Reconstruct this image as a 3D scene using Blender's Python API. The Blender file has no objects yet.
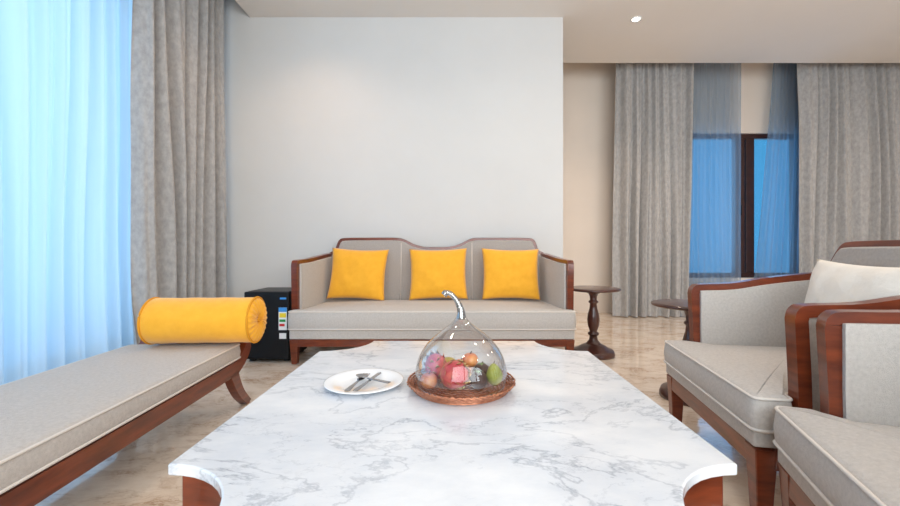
import bpy, math, random
from mathutils import Vector, Matrix, noise
random.seed(3)
scene = bpy.context.scene
scene.view_settings.view_transform = 'Standard'
scene.view_settings.exposure = 0.15

# ------------------------------------------------------------ materials
def srgb(r, g, b):
    f = lambda c: (c/255/12.92) if c/255 <= .04045 else ((c/255+.055)/1.055)**2.4
    return (f(r), f(g), f(b), 1)

def base_mat(name):
    m = bpy.data.materials.new(name); m.use_nodes = True
    nt = m.node_tree
    return m, nt, nt.nodes['Principled BSDF'], nt.nodes['Material Output']

def mat(name, c1, rough=.6, metal=0, c2=None, scale=8, bump=0, bscale=None, stretch=(1,1,1), coat=0, sheen=0, spec=.5):
    m, nt, b, o = base_mat(name)
    b.inputs['Roughness'].default_value = rough
    b.inputs['Metallic'].default_value = metal
    b.inputs['Coat Weight'].default_value = coat
    b.inputs['Sheen Weight'].default_value = sheen
    b.inputs['Specular IOR Level'].default_value = spec
    b.inputs['Base Color'].default_value = c1
    tc = nt.nodes.new('ShaderNodeTexCoord'); mp = nt.nodes.new('ShaderNodeMapping')
    mp.inputs['Scale'].default_value = stretch
    nt.links.new(tc.outputs['Object'], mp.inputs[0])
    if c2 is not None:
        n = nt.nodes.new('ShaderNodeTexNoise'); n.inputs['Scale'].default_value = scale
        n.inputs['Detail'].default_value = 6; n.inputs['Roughness'].default_value = .6
        nt.links.new(mp.outputs[0], n.inputs['Vector'])
        r = nt.nodes.new('ShaderNodeValToRGB')
        r.color_ramp.elements[0].position = .32; r.color_ramp.elements[1].position = .68
        r.color_ramp.elements[0].color = c1; r.color_ramp.elements[1].color = c2
        nt.links.new(n.outputs['Fac'], r.inputs[0]); nt.links.new(r.outputs[0], b.inputs['Base Color'])
    if bump:
        n2 = nt.nodes.new('ShaderNodeTexNoise'); n2.inputs['Scale'].default_value = bscale or scale*10
        n2.inputs['Detail'].default_value = 3
        nt.links.new(mp.outputs[0], n2.inputs['Vector'])
        bp = nt.nodes.new('ShaderNodeBump'); bp.inputs['Strength'].default_value = bump
        bp.inputs['Distance'].default_value = .01
        nt.links.new(n2.outputs['Fac'], bp.inputs['Height']); nt.links.new(bp.outputs[0], b.inputs['Normal'])
    return m

def marble(name, base, cloud, vein, rough, vs=2.2, coat=.3, vw=.03, k1=.55, k2=.4, rot=.7, dist=.9):
    m, nt, b, o = base_mat(name)
    b.inputs['Roughness'].default_value = rough
    b.inputs['Coat Weight'].default_value = coat
    L = nt.links.new
    tc = nt.nodes.new('ShaderNodeTexCoord')
    mp = nt.nodes.new('ShaderNodeMapping'); mp.inputs['Rotation'].default_value = (0,0,rot); mp.inputs['Scale'].default_value=(1,1.9,1)
    L(tc.outputs['Object'], mp.inputs[0])
    def ridge(scale, width, dist):
        n = nt.nodes.new('ShaderNodeTexNoise'); n.inputs['Scale'].default_value = scale
        n.inputs['Detail'].default_value = 9; n.inputs['Roughness'].default_value = .62; n.inputs['Distortion'].default_value = dist
        L(mp.outputs[0], n.inputs['Vector'])
        s = nt.nodes.new('ShaderNodeMath'); s.operation = 'SUBTRACT'; s.inputs[1].default_value = .5
        a = nt.nodes.new('ShaderNodeMath'); a.operation = 'ABSOLUTE'
        L(n.outputs['Fac'], s.inputs[0]); L(s.outputs[0], a.inputs[0])
        r = nt.nodes.new('ShaderNodeMapRange'); r.inputs['From Min'].default_value = 0; r.inputs['From Max'].default_value = width
        r.inputs['To Min'].default_value = 1; r.inputs['To Max'].default_value = 0
        L(a.outputs[0], r.inputs[0]); return r.outputs[0]
    v1 = ridge(vs, vw, dist); v2 = ridge(vs*2.6, vw*.8, dist*.5)
    cn = nt.nodes.new('ShaderNodeTexNoise'); cn.inputs['Scale'].default_value = vs*1.1; cn.inputs['Detail'].default_value = 8
    cn.inputs['Roughness'].default_value=.65
    L(mp.outputs[0], cn.inputs['Vector'])
    cr = nt.nodes.new('ShaderNodeValToRGB'); cr.color_ramp.elements[0].position=.4; cr.color_ramp.elements[1].position=.68
    cr.color_ramp.elements[0].color = base; cr.color_ramp.elements[1].color = cloud
    L(cn.outputs['Fac'], cr.inputs[0])
    mask = nt.nodes.new('ShaderNodeMapRange'); mask.inputs['From Min'].default_value=.45; mask.inputs['From Max'].default_value=.65
    L(cn.outputs['Fac'], mask.inputs[0])
    mask1 = nt.nodes.new('ShaderNodeMapRange'); mask1.inputs['From Min'].default_value=.38; mask1.inputs['From Max'].default_value=.58; mask1.inputs['To Min'].default_value=.2
    L(cn.outputs['Fac'], mask1.inputs[0])
    m0 = nt.nodes.new('ShaderNodeMath'); m0.operation='MULTIPLY'; L(v1, m0.inputs[0]); L(mask1.outputs[0], m0.inputs[1])
    m1 = nt.nodes.new('ShaderNodeMath'); m1.operation='MULTIPLY'; L(m0.outputs[0], m1.inputs[0]); m1.inputs[1].default_value=k1
    m2 = nt.nodes.new('ShaderNodeMath'); m2.operation='MULTIPLY'; L(v2, m2.inputs[0]); L(mask.outputs[0], m2.inputs[1])
    m3 = nt.nodes.new('ShaderNodeMath'); m3.operation='MULTIPLY_ADD'; L(m2.outputs[0], m3.inputs[0]); m3.inputs[1].default_value=k2; L(m1.outputs[0], m3.inputs[2])
    m3.use_clamp=True
    mx = nt.nodes.new('ShaderNodeMix'); mx.data_type='RGBA'
    L(m3.outputs[0], mx.inputs[0]); L(cr.outputs[0], mx.inputs[6]); mx.inputs[7].default_value = vein
    L(mx.outputs[2], b.inputs['Base Color'])
    return m

def sheer(name, col, transp):
    m, nt, b, o = base_mat(name); nt.nodes.remove(b); L = nt.links.new
    t = nt.nodes.new('ShaderNodeBsdfTransparent'); t.inputs[0].default_value=(.85,.93,1,1)
    d = nt.nodes.new('ShaderNodeBsdfDiffuse'); d.inputs[0].default_value = col
    tl = nt.nodes.new('ShaderNodeBsdfTranslucent'); tl.inputs[0].default_value = col
    a = nt.nodes.new('ShaderNodeMixShader'); a.inputs[0].default_value=.5
    L(d.outputs[0], a.inputs[1]); L(tl.outputs[0], a.inputs[2])
    c = nt.nodes.new('ShaderNodeMixShader'); c.inputs[0].default_value = 1-transp
    L(t.outputs[0], c.inputs[1]); L(a.outputs[0], c.inputs[2]); L(c.outputs[0], o.inputs[0])
    return m

def thin_glass(name, tint=(1,1,1,1), blend=.25, rough=.02, lo=.04, hi=.75):
    m, nt, b, o = base_mat(name); nt.nodes.remove(b); L = nt.links.new
    t = nt.nodes.new('ShaderNodeBsdfTransparent'); t.inputs[0].default_value = tint
    g = nt.nodes.new('ShaderNodeBsdfGlossy'); g.inputs['Roughness'].default_value = rough
    lw = nt.nodes.new('ShaderNodeLayerWeight'); lw.inputs[0].default_value = blend
    mr = nt.nodes.new('ShaderNodeMapRange'); mr.inputs['To Min'].default_value=lo; mr.inputs['To Max'].default_value=hi
    mx = nt.nodes.new('ShaderNodeMixShader')
    L(lw.outputs['Facing'], mr.inputs[0]); L(mr.outputs[0], mx.inputs[0]); L(t.outputs[0], mx.inputs[1]); L(g.outputs[0], mx.inputs[2]); L(mx.outputs[0], o.inputs[0])
    return m

def emis(name, col, s):
    m, nt, b, o = base_mat(name)
    b.inputs['Base Color'].default_value=(1,1,1,1)
    b.inputs['Emission Color'].default_value = col; b.inputs['Emission Strength'].default_value = s
    return m

M_WALL = mat('painted_wall', srgb(215,213,211), .85, c2=srgb(211,209,207), scale=1.5, bump=.03, bscale=150)
M_WALLW = mat('cream_wall', srgb(230,216,203), .85, c2=srgb(225,211,198), scale=1.5)
M_CEIL = mat('ceiling_paint', srgb(228,221,214), .9, c2=srgb(225,218,211), scale=1)
M_FLOOR = marble('floor_marble', srgb(242,226,209), srgb(220,198,176), srgb(176,138,108), .10, vs=3.0, coat=.5, vw=.035, k1=.45, k2=.6)
M_MARB = marble('table_marble', srgb(228,229,232), srgb(200,205,214), srgb(112,121,140), .15, vs=1.9, coat=.25, vw=.016, k1=.5, k2=.38, rot=-.6, dist=.45)
M_WOOD = mat('mahogany', srgb(84,32,15), .3, c2=srgb(126,56,28), scale=6, stretch=(1,1,6), coat=.3, bump=.03)
M_WOODD = mat('dark_mahogany', srgb(56,26,19), .32, c2=srgb(80,38,26), scale=8, coat=.4)
M_FAB = mat('linen_grey', srgb(203,195,189), .9, c2=srgb(187,179,173), scale=90, bump=.5, bscale=420, sheen=.1)
M_FABC = mat('linen_cream', srgb(204,197,191), .9, c2=srgb(189,182,176), scale=90, bump=.5, bscale=420, sheen=.1)
M_FABB = mat('linen_back', srgb(182,174,168), .9, c2=srgb(168,160,155), scale=80, bump=.5, bscale=400, sheen=.1)
M_PIPE = mat('piping', srgb(216,208,201), .85, bump=.1, bscale=300)
M_YEL = mat('yellow_velvet', srgb(247,178,40), .8, c2=srgb(240,168,28), scale=20, bump=.2, bscale=300, sheen=.3)
M_YELD = mat('yellow_piping', srgb(218,146,22), .8)
M_IVORY = mat('ivory_cotton', srgb(228,221,212), .9, c2=srgb(220,213,204), scale=12, bump=.2, bscale=60)
M_DRAPE = mat('drape_grey', srgb(156,153,152), .85, c2=srgb(180,177,175), scale=30, stretch=(1,1,.6), bump=.2, bscale=200, sheen=.2)
M_SHEER = sheer('sheer_white', srgb(212,226,238), .14)
M_SHEER2 = sheer('sheer_blue', srgb(160,174,190), .52)
M_PANE = thin_glass('window_glass', (.92,.97,1,1), .15)
M_CLOCHE = thin_glass('cloche_glass', (.97,.98,.98,1), .35, .02, .05, .85)
M_STEM = thin_glass('smoked_glass', (.42,.47,.5,1), .5, .1, .3, .7)
M_BLACK = mat('fridge_black', srgb(18,18,20), .4, c2=srgb(22,22,24), scale=5, spec=.25)
M_GASK = mat('fridge_gasket', srgb(8,8,9), .6)
M_WHITE = mat('white_plastic', srgb(240,240,238), .4)
M_CERAM = mat('white_ceramic', srgb(240,240,242), .12, coat=.5)
M_STEEL = mat('cutlery_steel', srgb(170,170,172), .22, metal=1)
M_COPPER = mat('copper_wicker', srgb(206,140,106), .38, metal=.5, c2=srgb(140,80,58), scale=40)
M_GREEN = mat('label_green', srgb(40,150,70), .5); M_RED = mat('label_red', srgb(200,40,40), .5)
M_LYEL = mat('label_yellow', srgb(240,210,50), .5); M_BLUE = mat('label_blue', srgb(60,140,210), .5)
M_FRAME = mat('window_wood', srgb(50,26,22), .4, c2=srgb(64,33,26), scale=10)
M_LAMP = emis('lamp_glow', (1,.9,.78,1), 14)

# ------------------------------------------------------------ helpers
COL = scene.collection
import bmesh
def add(name, verts, faces, m=None, parent=None, smooth=False, bevel=0, seg=3, ang=30):
    me = bpy.data.meshes.new(name); me.from_pydata([tuple(v) for v in verts], [], faces); me.update()
    ob = bpy.data.objects.new(name, me); COL.objects.link(ob)
    if m: me.materials.append(m)
    bm = bmesh.new(); bm.from_mesh(me); bmesh.ops.recalc_face_normals(bm, faces=bm.faces); bm.to_mesh(me); bm.free()
    if smooth or bevel:
        for p in me.polygons: p.use_smooth = True
    if bevel:
        b = ob.modifiers.new('bevel', 'BEVEL'); b.width = bevel; b.segments = seg; b.limit_method='ANGLE'; b.angle_limit=math.radians(ang); b.harden_normals=True
    if parent: ob.parent = parent
    return ob

def root(name, loc=(0,0,0), rz=0):
    e = bpy.data.objects.new(name, None); e.empty_display_size=.1; COL.objects.link(e)
    e.location = loc; e.rotation_euler=(0,0,rz); return e

def boxes(name, bl, m, parent=None, bevel=0, seg=2):
    V=[];F=[]
    for (x0,x1,y0,y1,z0,z1) in bl:
        k=len(V)
        V += [(x0,y0,z0),(x1,y0,z0),(x1,y1,z0),(x0,y1,z0),(x0,y0,z1),(x1,y0,z1),(x1,y1,z1),(x0,y1,z1)]
        F += [tuple(k+i for i in f) for f in ((0,3,2,1),(4,5,6,7),(0,1,5,4),(1,2,6,5),(2,3,7,6),(3,0,4,7))]
    return add(name,V,F,m,parent,bevel=bevel,seg=seg)

def prism(name, pts, a, b, axis, m, parent=None, bevel=0, seg=3, ang=30):
    n=len(pts)
    def mp(p,t):
        if axis=='Z': return (p[0],p[1],t)
        if axis=='Y': return (p[0],t,p[1])
        return (t,p[0],p[1])
    V=[mp(p,a) for p in pts]+[mp(p,b) for p in pts]
    F=[tuple(range(n)),tuple(range(2*n-1,n-1,-1))]+[(i,(i+1)%n,n+(i+1)%n,n+i) for i in range(n)]
    return add(name,V,F,m,parent,bevel=bevel,seg=seg,ang=ang)

def ribbon(path, w):
    n=len(path); L=[];R=[]
    for i,p in enumerate(path):
        ww = w[i] if isinstance(w,(list,tuple)) else w
        d0 = Vector(path[i])-Vector(path[i-1]) if i>0 else None
        d1 = Vector(path[i+1])-Vector(path[i]) if i<n-1 else None
        if d0 is None: d0=d1
        if d1 is None: d1=d0
        d0.normalize(); d1.normalize(); t=(d0+d1).normalized(); nn=Vector((-t.y,t.x)); c=max(.5,nn.dot(Vector((-d0.y,d0.x))))
        L.append(Vector(p)+nn*ww/2/c); R.append(Vector(p)-nn*ww/2/c)
    return [tuple(v) for v in L]+[tuple(v) for v in reversed(R)]

def crom(pts, k=6):
    P=[Vector(p) for p in pts]; P=[P[0]*2-P[1]]+P+[P[-1]*2-P[-2]]; out=[]
    for i in range(1,len(P)-2):
        for j in range(k):
            t=j/k; a,b,c,d=P[i-1],P[i],P[i+1],P[i+2]
            out.append(tuple(.5*((2*b)+(c-a)*t+(2*a-5*b+4*c-d)*t*t+(3*b-a-3*c+d)*t**3)))
    out.append(tuple(P[-2])); return out

def lathe(name, prof, m, parent=None, loc=(0,0,0), seg=48, fn=None):
    V=[];F=[];n=len(prof)
    for i in range(seg):
        a=2*math.pi*i/seg
        for (r,z) in prof:
            rr,zz=(fn(r,z,a) if fn else (r,z)); V.append((rr*math.cos(a),rr*math.sin(a),zz))
    for i in range(seg):
        for j in range(n-1):
            a=i*n+j; b=((i+1)%seg)*n+j; F.append((a,b,b+1,a+1))
    ob=add(name,V,F,m,parent,smooth=True); ob.location=loc
    bm=bmesh.new(); bm.from_mesh(ob.data); bmesh.ops.remove_doubles(bm,verts=bm.verts,dist=1e-6); bmesh.ops.recalc_face_normals(bm,faces=bm.faces); bm.to_mesh(ob.data); bm.free()
    return ob

def tube(name, pts, r, m, parent=None, closed=False, seg=8):
    P=[Vector(p) for p in pts]; n=len(P); V=[];F=[]
    up=Vector((0,0,1))
    for i in range(n):
        a=P[(i-1)%n] if (closed or i>0) else P[i]; b=P[(i+1)%n] if (closed or i<n-1) else P[i]
        t=(b-a).normalized()
        s=t.cross(up) if abs(t.z)<.95 else t.cross(Vector((0,1,0)))
        s.normalize(); u=s.cross(t)
        rr=r[i] if isinstance(r,(list,tuple)) else r
        for j in range(seg):
            q=2*math.pi*j/seg; V.append(P[i]+s*math.cos(q)*rr+u*math.sin(q)*rr)
    for i in range(n if closed else n-1):
        for j in range(seg):
            a=i*seg+j; b=i*seg+(j+1)%seg; c=((i+1)%n)*seg+(j+1)%seg; d=((i+1)%n)*seg+j
            F.append((a,b,c,d))
    if not closed:
        F.append(tuple(range(seg))); F.append(tuple(range((n-1)*seg,n*seg)))
    return add(name,V,F,m,parent,smooth=True)

def roundpoly(pts, r, k=4):
    out=[];n=len(pts)
    for i in range(n):
        p=Vector(pts[i]); a=Vector(pts[i-1]); b=Vector(pts[(i+1)%n])
        da=(a-p).normalized(); db=(b-p).normalized(); rr=min(r,(a-p).length*.45,(b-p).length*.45)
        s=p+da*rr; e=p+db*rr
        for j in range(k+1):
            t=j/k; out.append(tuple(s*(1-t)**2+p*2*t*(1-t)+e*t*t))
    return out

def cushion(name, outline, z0, z1, m, parent, r=.035, crown=.015):
    """upholstered slab: rings rounding over at the rim, then rings shrinking to the centre with a crown"""
    o=[Vector(p) for p in roundpoly(outline,.03,4)]
    d=[]
    for i in range(len(o)):
        a=o[i]; b=o[(i+1)%len(o)]; k=max(1,int((b-a).length/.05))
        for j in range(k): d.append(a.lerp(b,j/k))
    n=len(d)
    area=sum(d[i].x*d[(i+1)%n].y-d[(i+1)%n].x*d[i].y for i in range(n)); sg=1 if area>0 else -1
    nor=[]
    for i in range(n):
        t=(d[(i+1)%n]-d[i-1]).normalized(); nor.append(Vector((t.y,-t.x))*sg)
    c=Vector((0,(min(p[1] for p in outline)+max(p[1] for p in outline))/2))
    V=[];F=[]
    mid=(z0+z1)/2
    rings=[(-r*.7,z0),(-r*.2,z0+r*.25),(0,z0+r*.8),(.004,mid),(0,z1-r),(-r*.12,z1-r*.5),(-r*.4,z1-r*.15),(-r*.8,z1)]
    for off,z in rings:
        for i in range(n): V.append((d[i].x+nor[i].x*off,d[i].y+nor[i].y*off,z))
    last=[Vector((d[i].x-nor[i].x*r*.8,d[i].y-nor[i].y*r*.8)) for i in range(n)]
    S=(.93,.82,.66,.48,.28,.1)
    for s in S:
        for p in last:
            q=c+(p-c)*s; V.append((q.x,q.y,z1+crown*(1-s**2.5)))
    nr=len(rings)+len(S)
    for k in range(nr-1):
        for i in range(n): F.append((k*n+i,k*n+(i+1)%n,(k+1)*n+(i+1)%n,(k+1)*n+i))
    V.append((c.x,c.y,z1+crown)); ci=len(V)-1
    for i in range(n): F.append(((nr-1)*n+i,(nr-1)*n+(i+1)%n,ci))
    V.append((c.x,c.y,z0)); cj=len(V)-1
    for i in range(n): F.append(((i+1)%n,i,cj))
    ob=add(name,V,F,m,parent,smooth=True)
    tube(name+'_piping',[(d[i].x+nor[i].x*(-r*.1),d[i].y+nor[i].y*(-r*.1),z1-r*.35) for i in range(n)],.005,M_PIPE,parent,closed=True,seg=6)
    tube(name+'_piping_low',[(d[i].x+nor[i].x*.001,d[i].y+nor[i].y*.001,z0+r*.6) for i in range(n)],.005,M_PIPE,parent,closed=True,seg=6)
    return ob

def pillow(name, w, h, t, m, parent=None, seed=0, N=26):
    V=[];F=[];idx={}
    for side in (1,-1):
        for i in range(N+1):
            for j in range(N+1):
                u=-1+2*i/N; v=-1+2*j/N
                if side==-1 and (i in(0,N) or j in(0,N)): idx[(side,i,j)]=idx[(1,i,j)]; continue
                x=w/2*u*(1-.07*(1-v*v)); z=h/2*v*(1-.07*(1-u*u))
                th=t/2*((1-abs(u)**2.6)*(1-abs(v)**2.6))**.55
                th+=.014*noise.noise(Vector((u*2.6+seed,v*2.6,side)))*(1-max(abs(u),abs(v))**4)*min(1,th*40)
                idx[(side,i,j)]=len(V); V.append((x,side*-th,z))
    for side in (1,-1):
        for i in range(N):
            for j in range(N):
                f=(idx[(side,i,j)],idx[(side,i+1,j)],idx[(side,i+1,j+1)],idx[(side,i,j+1)]); F.append(f if side==1 else f[::-1])
    return add(name,V,F,m,parent,smooth=True)

def curtain(name, p0, p1, z0, z1, folds, amp, m, seed=0, nx=None, pinch=.55, f0=0, f1=0):
    p0=Vector(p0);p1=Vector(p1); d=p1-p0; nrm=Vector((-d.y,d.x)).normalized()
    nx=nx or folds*14; nz=30; V=[];F=[]
    for k in range(nz+1):
        h=k/nz; z=z0+(z1-z0)*h
        for i in range(nx+1):
            u=i/nx
            w=u+.9/folds*noise.noise(Vector((u*folds*.35,h*.9,seed)))+.014*noise.noise(Vector((u*3,h*2.5,seed+9)))
            ph=2*math.pi*folds*w
            s=math.sin(ph); s=math.copysign(abs(s)**.8,s)
            a=amp*(pinch+(1-pinch)*(1-h)**.7)*(.8+.8*noise.noise(Vector((u*folds*.7,seed*2.,h*1.1))))
            off=a*s+amp*.22*math.sin(ph*2.3+seed+h*2)
            uu=u+(f1*u-f0*(1-u))*(1-h)
            q=p0+d*uu+nrm*off; V.append((q.x,q.y,z))
    for k in range(nz):
        for i in range(nx):
            a=k*(nx+1)+i; F.append((a,a+1,a+nx+2,a+nx+1))
    return add(name,V,F,m,smooth=True)

# ------------------------------------------------------------ room shell
CZ=3.285; PZ=3.6; PE=5.1
boxes('floor',[(-2.8,6.8,-2.2,5.9,-.1,0)],M_FLOOR)
boxes('ceiling',[(-2.06,6.6,-2.0,4.1,CZ,CZ+.06),(1.107,6.6,4.1,PE,CZ,CZ+.06),
                 (-2.8,6.8,-2.2,5.9,PZ,PZ+.1),(-2.10,-2.06,-2.0,4.1,CZ,PZ),(1.107,6.6,PE-.04,PE,CZ+.06,PZ)],M_CEIL)
boxes('wall_back',[(-2.8,1.107,4.1,5.9,0,PZ)],M_WALL)
boxes('baseboard_back',[(-2.3,1.107,4.08,4.1,0,.1)],M_WALL,bevel=.004)
WX0,WX1,WZ0,WZ1=3.24,4.97,.50,2.58
boxes('wall_far',[(1.107,WX0,5.75,5.9,0,PZ),(WX1,6.8,5.75,5.9,0,PZ),(WX0,WX1,5.75,5.9,0,WZ0),(WX0,WX1,5.75,5.9,WZ1,PZ)],M_WALLW)
boxes('wall_right',[(6.6,6.8,-2.2,5.75,0,PZ)],M_WALLW)
LY0,LY1,LZ0,LZ1=.1,3.35,.12,3.0
boxes('wall_left',[(-2.8,-2.6,-2.2,LY0,0,PZ),(-2.8,-2.6,LY1,4.1,0,PZ),(-2.8,-2.6,LY0,LY1,0,LZ0),(-2.8,-2.6,LY0,LY1,LZ1,PZ)],M_WALL)
RX0,RX1,RZ0,RZ1=-1.6,4.6,.5,2.9  # opening for the added rear fill window
boxes('wall_rear',[(-2.6,RX0,-2.2,-2.0,0,PZ),(RX1,6.6,-2.2,-2.0,0,PZ),(RX0,RX1,-2.2,-2.0,0,RZ0),(RX0,RX1,-2.2,-2.0,RZ1,PZ)],M_WALLW)

def window(name, axis, a0,a1,z0,z1, c, mull, fw=.07):
    r=root(name)
    def bx(u0,u1,w0,w1,dep):
        return (u0,u1,c-dep,c+dep,w0,w1) if axis=='X' else (c-dep,c+dep,u0,u1,w0,w1)
    L=[bx(a0,a1,z0,z0+fw,.04),bx(a0,a1,z1-fw,z1,.04),bx(a0,a0+fw,z0+fw,z1-fw,.04),bx(a1-fw,a1,z0+fw,z1-fw,.04)]
    for (m0,m1) in mull: L.append(bx(m0,m1,z0+fw,z1-fw,.045))
    boxes('frame',L,M_FRAME,r,bevel=.005)
    boxes('glass',[bx(a0+fw,a1-fw,z0+fw,z1-fw,.004)],M_PANE,r)
    return r
window('window_1','Y',LY0,LY1,LZ0,LZ1,-2.7,[(1.7,1.78)])
w2=window('window_2','X',WX0,WX1,WZ0,WZ1,5.83,[(4.06,4.19),(4.21,4.33)])
boxes('handle',[(4.10,4.13,5.755,5.784,1.4,1.55)],M_BLACK,w2,bevel=.005)
window('added_fill_window','X',RX0,RX1,RZ0,RZ1,-2.1,[(.4,.48),(2.4,2.48)])  # unseen window behind the camera, added to let in soft fill
curtain('sheer_curtain',(-2.45,-.4),(-2.45,3.22),.012,PZ-.01,26,.045,M_SHEER,seed=1,nx=440)
curtain('drape_curtain',(-2.29,2.90),(-2.29,3.94),.012,PZ-.01,7,.065,M_DRAPE,seed=4,nx=150)
curtain('drape_curtain',(2.16,5.35),(3.2,5.35),.012,PZ-.01,7,.065,M_DRAPE,seed=7,nx=150,f0=.05,f1=-.05)
curtain('sheer_curtain',(3.14,5.6),(4.0,5.6),.012,PZ-.01,9,.03,M_SHEER2,seed=11,nx=150)
curtain('sheer_curtain',(4.46,5.6),(5.0,5.6),.012,PZ-.01,8,.03,M_SHEER2,seed=15,nx=150,f0=.6)
curtain('drape_curtain',(4.60,5.35),(6.45,5.35),.012,PZ-.01,11,.065,M_DRAPE,seed=21,nx=240)
boxes('curtain_track',[(1.9,6.5,5.50,5.52,PZ-.03,PZ)],M_WHITE)

def downlight(x,y,power,col=(1,.80,.62),size=2.2,blend=.8):
    r=root('ceiling_downlight',(x,y,CZ))
    lathe('trim_ring',[(.036,-.001),(.038,-.006),(.052,-.008),(.056,-.003),(.056,0),(.036,0)],M_WHITE,r,seg=32)
    lathe('lens',[(0,-.003),(.036,-.003)],M_LAMP,r,seg=24)
    l=bpy.data.lights.new('spot','SPOT'); l.energy=power; l.color=col; l.spot_size=size; l.spot_blend=blend; l.shadow_soft_size=.08
    o=bpy.data.objects.new('spot_lamp',l); COL.objects.link(o); o.parent=r; o.location=(0,0,-.03)
downlight(1.87,4.13,60,(1,.78,.58))
downlight(-1.35,3.30,38,(1,.68,.44),2.5,1)
WARM=(1,.86,.72)
for x,y,pw in ((.5,2.8,30),(2.9,3.3,62),(1.6,1.4,26),(-1.1,1.8,24),(.3,-.6,26),(2.6,-.6,40),(4.4,1.6,60),(5.2,3.6,60)):  # unseen downlights, added for ambient fill
    downlight(x,y,pw,WARM,2.7,1)

def area(name,loc,rot,sx,sy,power,col):
    l=bpy.data.lights.new(name,'AREA'); l.shape='RECTANGLE'; l.size=sx; l.size_y=sy; l.energy=power; l.color=col
    o=bpy.data.objects.new(name,l); COL.objects.link(o); o.location=loc; o.rotation_euler=rot; return o
area('window_daylight_and_fill',(-3.0,1.7,1.7),(0,math.radians(-90),0),3.0,3.4,84,(.58,.82,1))
area('window_daylight_and_fill',(1.5,-2.4,1.8),(math.radians(90),0,0),6.0,2.6,350,(1,.95,.89))  # added fill light behind the invented rear window
area('window_daylight_and_fill',(4.1,6.15,1.6),(math.radians(-90),0,0),1.7,2.0,22,(.25,.62,1))
w=bpy.data.worlds.new('sky'); scene.world=w; w.use_nodes=True
bg=w.node_tree.nodes['Background']; bg.inputs[0].default_value=(.09,.42,.78,1); bg.inputs[1].default_value=.9

# ------------------------------------------------------------ coffee table
t=root('coffee_table')
def table_outline(x0,x1,y0,y1,r,k=10):
    P=[]
    for (cx,cy,a0) in ((x1,y0,180),(x1,y1,270),(x0,y1,0),(x0,y0,90)):
        for j in range(k+1):
            a=math.radians(a0-90*j/k)
            P.append((cx+r*math.cos(a),cy+r*math.sin(a)))
    return P
TX0,TX1,TY0,TY1=-.605,.595,.64,1.985
prism('marble_top',table_outline(TX0,TX1,TY0,TY1,.2),.425,.45,'Z',M_MARB,t,bevel=.005)
prism('apron',table_outline(TX0+.018,TX1-.018,TY0+.018,TY1-.018,.2),.335,.425,'Z',M_WOOD,t,bevel=.005)
for i,(cx,cy,a0) in enumerate(((TX1-.06,TY0+.06,180),(TX1-.06,TY1-.06,270),(TX0+.06,TY1-.06,0),(TX0+.06,TY0+.06,90))):
    arc=[(cx+.23*math.cos(math.radians(a0-20-50*j/8)),cy+.23*math.sin(math.radians(a0-20-50*j/8))) for j in range(9)]
    prism('leg_%d'%(i+1),ribbon(arc,.05),0,.336,'Z',M_WOOD,t,bevel=.006)

# ------------------------------------------------------------ seating
def tapered_leg(name,x,y,z1,w1,w0,parent,dx=0,dy=0):
    V=[]
    for (z,w,ox,oy) in ((0,w0,dx,dy),(z1*.55,(w0+w1)/2,dx*.35,dy*.35),(z1,w1,0,0)):
        V+=[(x+ox-w/2,y+oy-w/2,z),(x+ox+w/2,y+oy-w/2,z),(x+ox+w/2,y+oy+w/2,z),(x+ox-w/2,y+oy+w/2,z)]
    F=[(3,2,1,0),(8,9,10,11)]
    for k in (0,4):
        F+=[(k+i,k+(i+1)%4,k+4+(i+1)%4,k+4+i) for i in range(4)]
    return add(name,V,F,M_WOOD,parent,bevel=.004,seg=2)

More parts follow.
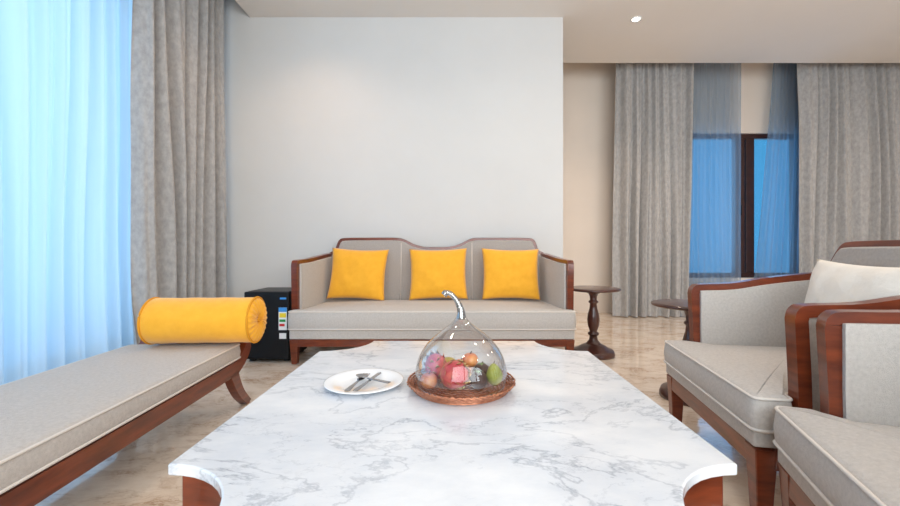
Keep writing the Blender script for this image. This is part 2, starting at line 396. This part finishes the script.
def seat(name, loc, rz, W, arm_f, arm_r, back_path, fab, fabback, splay=0, seat_z=.44, rail=(.2,.27), border=.04, seams=(), yb=.345, af=-.30):
    r=root(name,loc,rz); H=W/2; cz=rail[1]+border
    for s,nm in ((-1,'left'),(1,'right')):
        path=crom([(af,rail[1]-.02),(af,.45),(af-.010,arm_f-.05)],3)[:-1]+crom([(af-.010,arm_f-.05),(af-.003,arm_f-.027),(af+.025,arm_f-.02),(-.1,arm_f-.012),(yb-.22,(arm_f*.45+arm_r*.55)-.018),(yb,arm_r-.02)],4)
        out=ribbon(path,.038)
        xa,xb=(-H,-H+.050) if s<0 else (H-.050,H)
        a=prism('arm_frame_'+nm,out,xa,xb,'X',M_WOOD,r,bevel=.006)
        pan=[(af+.015,rail[1])]+[(max(p[0],af+.01),p[1]-.012) for p in path if p[1]>.45]+[(yb+.015,rail[1])]
        xa,xb=(-H+.008,-H+.065) if s<0 else (H-.065,H-.008)
        b=prism('arm_panel_'+nm,pan,xa,xb,'X',fab,r,bevel=.01)
        if splay:
            for o in (a,b):
                for v in o.data.vertices: v.co.x -= s*splay*(v.co.y+.3)
    bk=root('back',(0,yb,0)); bk.parent=r; bk.rotation_euler=(math.radians(-5),0,0)
    prism('back_frame',ribbon(back_path,.04),-.03,.03,'Y',M_WOOD,bk,bevel=.006)
    inner=[(p[0]*.99,p[1]-.008) for p in back_path]
    prism('back_panel',inner,-.05,.022,'Y',fabback,bk,bevel=.012)
    for sx,zt in seams:
        tube('back_seam',[(sx,-.051,.4),(sx,-.051,zt)],.004,M_PIPE,bk,seg=6)
    yr=yb-.035
    boxes('seat_rail',[(-H+.02,H-.02,-.395,-.345,*rail),(-H+.02,H-.02,yr,yr+.05,*rail),(-H+.01,-H+.06,-.345,yr,*rail),(H-.06,H-.01,-.345,yr,*rail)],M_WOOD,r,bevel=.005)
    boxes('seat_border',[(-H+.012,H-.012,-.402,-.31,rail[1],cz+.01),(-H+.07,H-.07,-.31,yr,rail[0]+.02,cz)],fab,r,bevel=.008)
    for i,(sx,sy) in enumerate(((-1,-1),(1,-1),(1,1),(-1,1))):
        tapered_leg('leg_%d'%(i+1),sx*(H-.045),(-.365 if sy<0 else yb-.01),rail[1]-.005,.068,.042,r,dx=0,dy=sy*.015 if sy>0 else 0)
    sp=splay*.6; ye=yb-.045; yf=af-.025
    cushion('seat_cushion',[(-H,-.41),(H,-.41),(H,yf),(H-.068,yf),(H-.068-sp,ye),(-H+.068+sp,ye),(-H+.068,yf),(-H,yf)],cz+.002,seat_z,fab,r,r=.03,crown=.02)
    return r

cb=[(-.395,.25),(-.395,.77)]+crom([(-.395,.77),(-.39,.81),(-.36,.865),(-.325,.91),(-.28,.92),(-.15,.922),(0,.922)],4)[1:]
cb=[(p[0]*.975,p[1]) for p in cb]
cb=cb+[(-p[0],p[1]) for p in reversed(cb[:-1])]
seat('armchair',(1.415,1.60,0),math.radians(-99.5),.82,.73,.795,cb,M_FABC,M_FABB,yb=.285,af=-.265)
seat('armchair',(1.200,.680,0),math.radians(-110),.82,.73,.795,cb,M_FABC,M_FABB,yb=.285,af=-.275)
p=pillow('throw_pillow',.48,.40,.15,M_IVORY,seed=5)
p.location=(1.52,1.53,.658); p.rotation_euler=(math.radians(-12),math.radians(2),math.radians(-97))

sb=[(-1.05,.25),(-1.05,.83)]+crom([(-1.05,.83),(-1.035,.86),(-.985,.885),(-.965,.94),(-.945,.985),(-.90,1.0),(-.7,1.003),(-.42,1.003),(-.33,.99),(-.24,.945),(-.13,.915),(0,.912)],4)[1:]
sb=sb+[(-q[0],q[1]) for q in reversed(sb[:-1])]
seat('sofa',(-.18,3.53,0),0,2.26,.82,.87,sb,M_FABC,M_FABB,splay=.10,seat_z=.425,rail=(.14,.20),border=.06,seams=((-.345,.97),(.345,.97)))
for i,(px,s) in enumerate(((-.895,1),(-.155,2),(.515,3))):
    q=pillow('yellow_throw_cushion',.54,.48,.16,M_YEL,seed=s*3.3)
    q.location=(px,3.69,.445+.235); q.rotation_euler=(math.radians(-13),math.radians((2,-1,1)[i]),math.radians((-4,0,3)[i]))

# ------------------------------------------------------------ bench with bolster
BR=math.radians(3.5); BC=(-1.452,1.40)
b=root('bench',(BC[0],BC[1],0),BR)
cushion('seat_cushion',[(-.30,-.80),(.30,-.80),(.30,.84),(-.30,.84)],.285,.38,M_FAB,b,r=.025,crown=.012)
for s,nm in ((-1,'left'),(1,'right')):
    path=[(-.95,.40)]+crom([(-.95,.40),(-.91,.32),(-.82,.262),(-.7,.25),(0,.25),(.7,.25),(.82,.262),(.91,.32),(.95,.40)],6)[1:]
    n=len(path); ws=[.045 if (i<4 or i>n-5) else .075 for i in range(n)]
    x0,x1=(-.30,-.255) if s<0 else (.255,.30)
    prism('side_rail_'+nm,ribbon(path,ws),x0,x1,'X',M_WOOD,b,bevel=.006)
    for e in (-1,1):
        lp=crom([(e*.76,.24),(e*.80,.16),(e*.86,.08),(e*.95,.0)],4)
        nn=len(lp); prism('leg_%s_%d'%(nm,1 if e<0 else 2),[(a,max(0,c)) for a,c in ribbon(lp,[.085-.045*i/(nn-1) for i in range(nn)])],x0,x1,'X',M_WOOD,b,bevel=.004)
for e in (-1,1):
    prism('end_rail_%d'%(1 if e<0 else 2),ribbon(crom([(e*.84,.275),(e*.905,.33),(e*.94,.40)],5),.03),-.256,.256,'X',M_WOOD,b,bevel=.005)
boxes('seat_deck',[(-.256,.256,-.83,.83,.23,.284)],M_FABB,b)
def bolster(name,loc,rz,R,Lh):
    prof=[(0,-Lh-.004),(.012,-Lh-.006),(.016,-Lh+.004),(.03,-Lh-.006)]+[(R*k,-Lh-.014*(1-((k-.5)/.5)**2)) for k in (.3,.45,.6,.75,.88)]+[(R*.97,-Lh+.004),(R,-Lh+.015)]
    N=12; prof+=[(R*(1+.008*math.sin(i*1.7)),-Lh+.015+(2*Lh-.03)*i/N) for i in range(1,N)]
    prof+=[(r_,-z_) for r_,z_ in reversed(prof[:11])]
    def fn(r,z,a):
        if abs(z)>Lh-.012 and r>.02 and r<R*.95: z+= (1 if z>0 else -1)*.004*math.sin(a*22)
        return r,z
    rt=root(name,loc,rz)
    o=lathe('body',prof,M_YEL,rt,seg=132,fn=fn); o.rotation_euler=(0,math.radians(90),0)
    for s in (-1,1):
        tube('piping_%d'%(s+2),[(s*(Lh-.006),R*1.0*math.cos(2*math.pi*i/60),R*1.0*math.sin(2*math.pi*i/60)) for i in range(60)],.006,M_YELD,rt,closed=True)
        q=lathe('button_%d'%(s+2),[(0,.012),(.01,.010),(.015,.004),(.015,-.002)],M_YELD,rt,seg=20); q.rotation_euler=(0,math.radians(90*s),0); q.location=(s*(Lh+.004),0,0)
    return rt
lx,ly=.138,.78
bolster('bolster_cushion',(BC[0]+lx*math.cos(BR)-ly*math.sin(BR),BC[1]+lx*math.sin(BR)+ly*math.cos(BR),.394+.123),BR,.122,.275)

# ------------------------------------------------------------ side tables
def side_table(loc):
    r=root('pedestal_side_table',loc)
    lathe('top',[(0,.55),(.19,.55),(.205,.553),(.218,.558),(.222,.566),(.218,.574),(.205,.577),(0,.577)],M_WOODD,r,seg=56)
    lathe('pedestal',[(0,.55),(.07,.55),(.072,.54),(.04,.525),(.03,.50),(.028,.47),(.04,.46),(.04,.45),(.028,.44),(.032,.40),(.046,.35),(.052,.30),(.046,.25),(.032,.21),(.03,.20),(.046,.19),(.046,.175),(.032,.165),(.036,.13),(.055,.105),(.06,.10),(.075,.085),(.085,.08),(0,.08)],M_WOODD,r,seg=40)
    lathe('base',[(0,.10),(.07,.095),(.10,.08),(.13,.06),(.155,.05),(.165,.045),(.17,.03),(.175,.02),(.175,0),(0,0)],M_WOODD,r,seg=56)
side_table((1.19,3.44,0)); side_table((1.44,2.44,0))

# ------------------------------------------------------------ mini fridge
f=root('mini_fridge',(-1.50,3.40,0))
boxes('cabinet',[(-.19,.17,-.15,.2,.015,.565)],M_BLACK,f,bevel=.008)
boxes('gasket',[(-.182,.162,-.16,-.15,.03,.555)],M_GASK,f)
boxes('door',[(-.19,.17,-.2,-.16,.025,.565)],M_BLACK,f,bevel=.01)
boxes('feet',[(-.17,-.13,-.15,-.11,0,.016),(.11,.15,-.15,-.11,0,.016),(-.17,-.13,.14,.18,0,.016),(.11,.15,.14,.18,0,.016)],M_GASK,f)
boxes('label_sheet',[(.09,.155,-.2025,-.2,.26,.44)],M_WHITE,f)
boxes('label_band_1',[(.09,.155,-.2032,-.2024,.405,.44)],M_BLUE,f)
boxes('label_band_2',[(.096,.149,-.2032,-.2024,.36,.395)],M_LYEL,f)
boxes('label_band_3',[(.096,.145,-.2032,-.2024,.325,.345)],M_GREEN,f)
boxes('label_band_4',[(.096,.138,-.2032,-.2024,.29,.31)],M_RED,f)
boxes('badge',[(.10,.15,-.2025,-.2,.505,.52)],M_BLUE,f)
boxes('notice',[(.095,.15,-.2025,-.2,.19,.235)],M_WHITE,f)

# ------------------------------------------------------------ fruit under cloche
TZ=.45; cx,cy=.02,1.305
tr=root('wicker_fruit_tray',(cx,cy,TZ))
lathe('tray_base',[(0,.001),(.15,.001),(.155,.004),(.15,.007),(0,.007)],M_COPPER,tr,seg=60)
for k in range(5):
    R=.150+.0055*k; z=.006+.0055*k
    tube('coil_%d'%(k+1),[((R+.003*math.sin(i*2.7+k*2))*math.cos(2*math.pi*i/120),(R+.003*math.sin(i*2.7+k*2))*math.sin(2*math.pi*i/120),z+.002*math.cos(i*2.7+k)) for i in range(120)],.0030,M_COPPER,tr,closed=True,seg=6)
for k in range(9):
    R=.015+.015*k
    tube('weave_%d'%(k+1),[(R*math.cos(2*math.pi*i/60),R*math.sin(2*math.pi*i/60),.009+.001*math.sin(i*3)) for i in range(60)],.003,M_COPPER,tr,closed=True,seg=5)
cl=root('glass_cloche',(cx,cy,TZ))
prof=crom([(.140,.016),(.147,.035),(.148,.062),(.138,.100),(.118,.136),(.090,.166),(.060,.190),(.036,.208),(.020,.226),(.013,.242)],6)
lathe('dome',prof,M_CLOCHE,cl,seg=72)
tube('rim',[(.140*math.cos(2*math.pi*i/72),.140*math.sin(2*math.pi*i/72),.017) for i in range(72)],.0028,M_CLOCHE,cl,closed=True)
st=crom([(0,0,.225),(.0,0,.246),(-.006,0,.268),(-.018,0,.290),(-.033,0,.306),(-.048,0,.311),(-.056,0,.303)],6)
tube('stem_handle',st,[.015-.0070*min(1,i/18) + (.003 if i>30 else 0) for i in range(len(st))],M_STEM,cl,seg=14)

def blob(name,loc,rad,sc,m,parent=None,rot=(0,0,0),seg=32,shape=None):
    n=18; prof=[]
    for j in range(n+1):
        a=math.pi*j/n; r=math.sin(a); z=-math.cos(a)
        if shape: r,z=shape(r,z)
        prof.append((max(r,0)*rad*sc[0],z*rad*sc[2]))
    o=lathe(name,prof,m,parent,seg=seg); o.location=loc; o.rotation_euler=rot; return o
MF={ 'pink':mat('dragonfruit_skin',srgb(186,52,72),.45,c2=srgb(216,110,92),scale=30),
 'scale':mat('dragonfruit_scale',srgb(216,130,104),.5,c2=srgb(180,180,100),scale=40),
 'pear':mat('pear_skin',srgb(170,172,64),.4,c2=srgb(140,152,54),scale=30),
 'plum':mat('mangosteen_skin',srgb(48,28,28),.35,c2=srgb(70,42,36),scale=20),
 'orange':mat('orange_skin',srgb(224,120,60),.45,c2=srgb(210,96,60),scale=20,bump=.3,bscale=200),
 'apple':mat('apple_skin',srgb(190,60,50),.3,c2=srgb(214,150,80),scale=18),
 'mango':mat('mango_skin',srgb(150,150,60),.4,c2=srgb(214,160,70),scale=12),
 'leaf':mat('calyx_green',srgb(90,120,50),.5),'stalk':mat('stalk_brown',srgb(80,60,40),.7)}
FZ=TZ+.0135
def dragon(loc,R,rot):
    r=root('dragon_fruit',loc); r.rotation_euler=rot
    blob('flesh',(0,0,0),R,(1,1,1.22),MF['pink'],r)
    for ring in range(5):
        zz=-.75+ring*.38; rr=math.sqrt(max(0,1-zz*zz))
        for k in range(7):
            a=2*math.pi*(k+.5*(ring%2))/7
            bx,by,bz=rr*R*math.cos(a),rr*R*math.sin(a),zz*R*1.22
            tx,ty=-math.sin(a),math.cos(a); w_=R*.24; ln=R*.42
            ox,oy=math.cos(a),math.sin(a)
            V=[(bx-tx*w_,by-ty*w_,bz),(bx+tx*w_,by+ty*w_,bz),(bx+ox*R*.08,by+oy*R*.08,bz+ln*.55),(bx*.97+ox*R*.14,by*.97+oy*R*.14,bz+ln),(bx*.96,by*.96,bz-R*.05)]
            add('scale_%d_%d'%(ring+1,k+1),V,[(0,1,2),(0,2,3),(1,3,2),(0,3,4),(1,4,3),(0,4,1)],MF['scale'],r,smooth=True)
dragon((cx-.022,cy-.066,FZ+.050),.043,(math.radians(70),math.radians(12),math.radians(20)))
dragon((cx-.082,cy+.022,FZ+.050),.037,(math.radians(20),math.radians(-14),0))
def fruit(name,loc,rad,sc,m,shape=None,rot=(0,0,0),calyx=False):
    r=root(name,loc); r.rotation_euler=rot
    blob('skin',(0,0,0),rad,sc,m,r,shape=shape)
    tube('stalk',[(0,0,rad*sc[2]*.82),(.002,0,rad*sc[2]*1.0),(.005,0,rad*sc[2]*1.2)],.0018,MF['stalk'],r,seg=6)
    if calyx:
        for k in range(4):
            a=k*math.pi/2; c,s=math.cos(a),math.sin(a); z=rad*sc[2]*.93
            add('sepal_%d'%(k+1),[(0,0,z+.004),(c*.008-s*.006,s*.008+c*.006,z+.002),(c*.016,s*.016,z-.001),(c*.008+s*.006,s*.008-c*.006,z+.002)],[(0,1,2,3)],MF['leaf'],r)
appleshape=lambda r,z:(r*1.02,z*(1-.22*math.exp(-(r/.35)**2)))
pearshape=lambda r,z:(r*(1-.30*max(0,z+.1)),z)
fruit('mangosteen',(cx+.053,cy-.050,FZ+.029),.029,(1,1,.97),MF['plum'],calyx=True)
fruit('mangosteen',(cx+.068,cy+.030,FZ+.030),.030,(1,1,.97),MF['plum'],calyx=True)
fruit('pear',(cx+.106,cy-.024,FZ+.038),.027,(1,1,1.35),MF['pear'],shape=pearshape,rot=(math.radians(4),math.radians(-6),0))
fruit('orange',(cx+.0,cy+.040,FZ+.035),.035,(1,1,.97),MF['orange'])
fruit('apple',(cx-.102,cy-.048,FZ+.026),.027,(1,1,.95),MF['apple'],shape=appleshape)
fruit('mango',(cx-.045,cy+.100,FZ+.031),.029,(1,1,1.2),MF['mango'],rot=(0,math.radians(80),0))
fruit('apple',(cx+.030,cy+.002,FZ+.078),.025,(1,1,.95),MF['apple'],shape=appleshape)

# ------------------------------------------------------------ plate & cutlery
px_,py_=-.303,1.335
pl=root('dinner_plate',(px_,py_,TZ))
lathe('dish',[(0,.004),(.07,.004),(.082,.007),(.1,.014),(.126,.017),(.130,.0165),(.129,.0145),(.1,.010),(.08,.002),(.075,0),(0,0)],M_CERAM,pl,seg=72)
def cutlery(name,kind,loc,rz,tilt=0):
    r=root(name,loc,rz); r.rotation_euler=(tilt,0,rz)
    prism('handle',[(-.008,-.095),(-.009,-.08),(-.004,0),(.004,0),(.009,-.08),(.008,-.095)],0,.0025,'Z',M_STEEL,r,bevel=.001)
    if kind=='fork':
        prism('head',[(-.004,0),(-.012,.02),(-.012,.04),(.012,.04),(.012,.02),(.004,0)],0,.0025,'Z',M_STEEL,r,bevel=.001)
        boxes('tines',[(x,x+.0035,.038,.08,0,.0022) for x in (-.012,-.0045,.0012,.0085)],M_STEEL,r)
    elif kind=='knife':
        prism('blade',[(-.004,0),(-.009,.02),(-.009,.085),(-.002,.1),(.005,.085),(.005,0)],0,.0018,'Z',M_STEEL,r,bevel=.0005)
    else:
        o=lathe('bowl',[(0,.001),(.008,.0015),(.015,.004),(.017,.007),(.0155,.007),(.008,.004),(0,.0035)],M_STEEL,r,seg=30); o.scale=(1,1.4,1); o.location=(0,.022,0)
cutlery('fork','fork',(px_-.015,py_-.02,TZ+.0185),math.radians(-8))
cutlery('table_knife','knife',(px_+.02,py_-.02,TZ+.0185),math.radians(-14))
cutlery('spoon','spoon',(px_+.01,py_+.0,TZ+.0215),math.radians(60))

# ------------------------------------------------------------ camera
cam=bpy.data.cameras.new('camera'); co=bpy.data.objects.new('camera',cam); COL.objects.link(co)
co.location=(0,0,.9); co.rotation_euler=(math.radians(90),0,0)
cam.lens=16; cam.sensor_width=36; cam.shift_x=-5/900; cam.shift_y=-3/900; cam.clip_start=.02
scene.camera=co
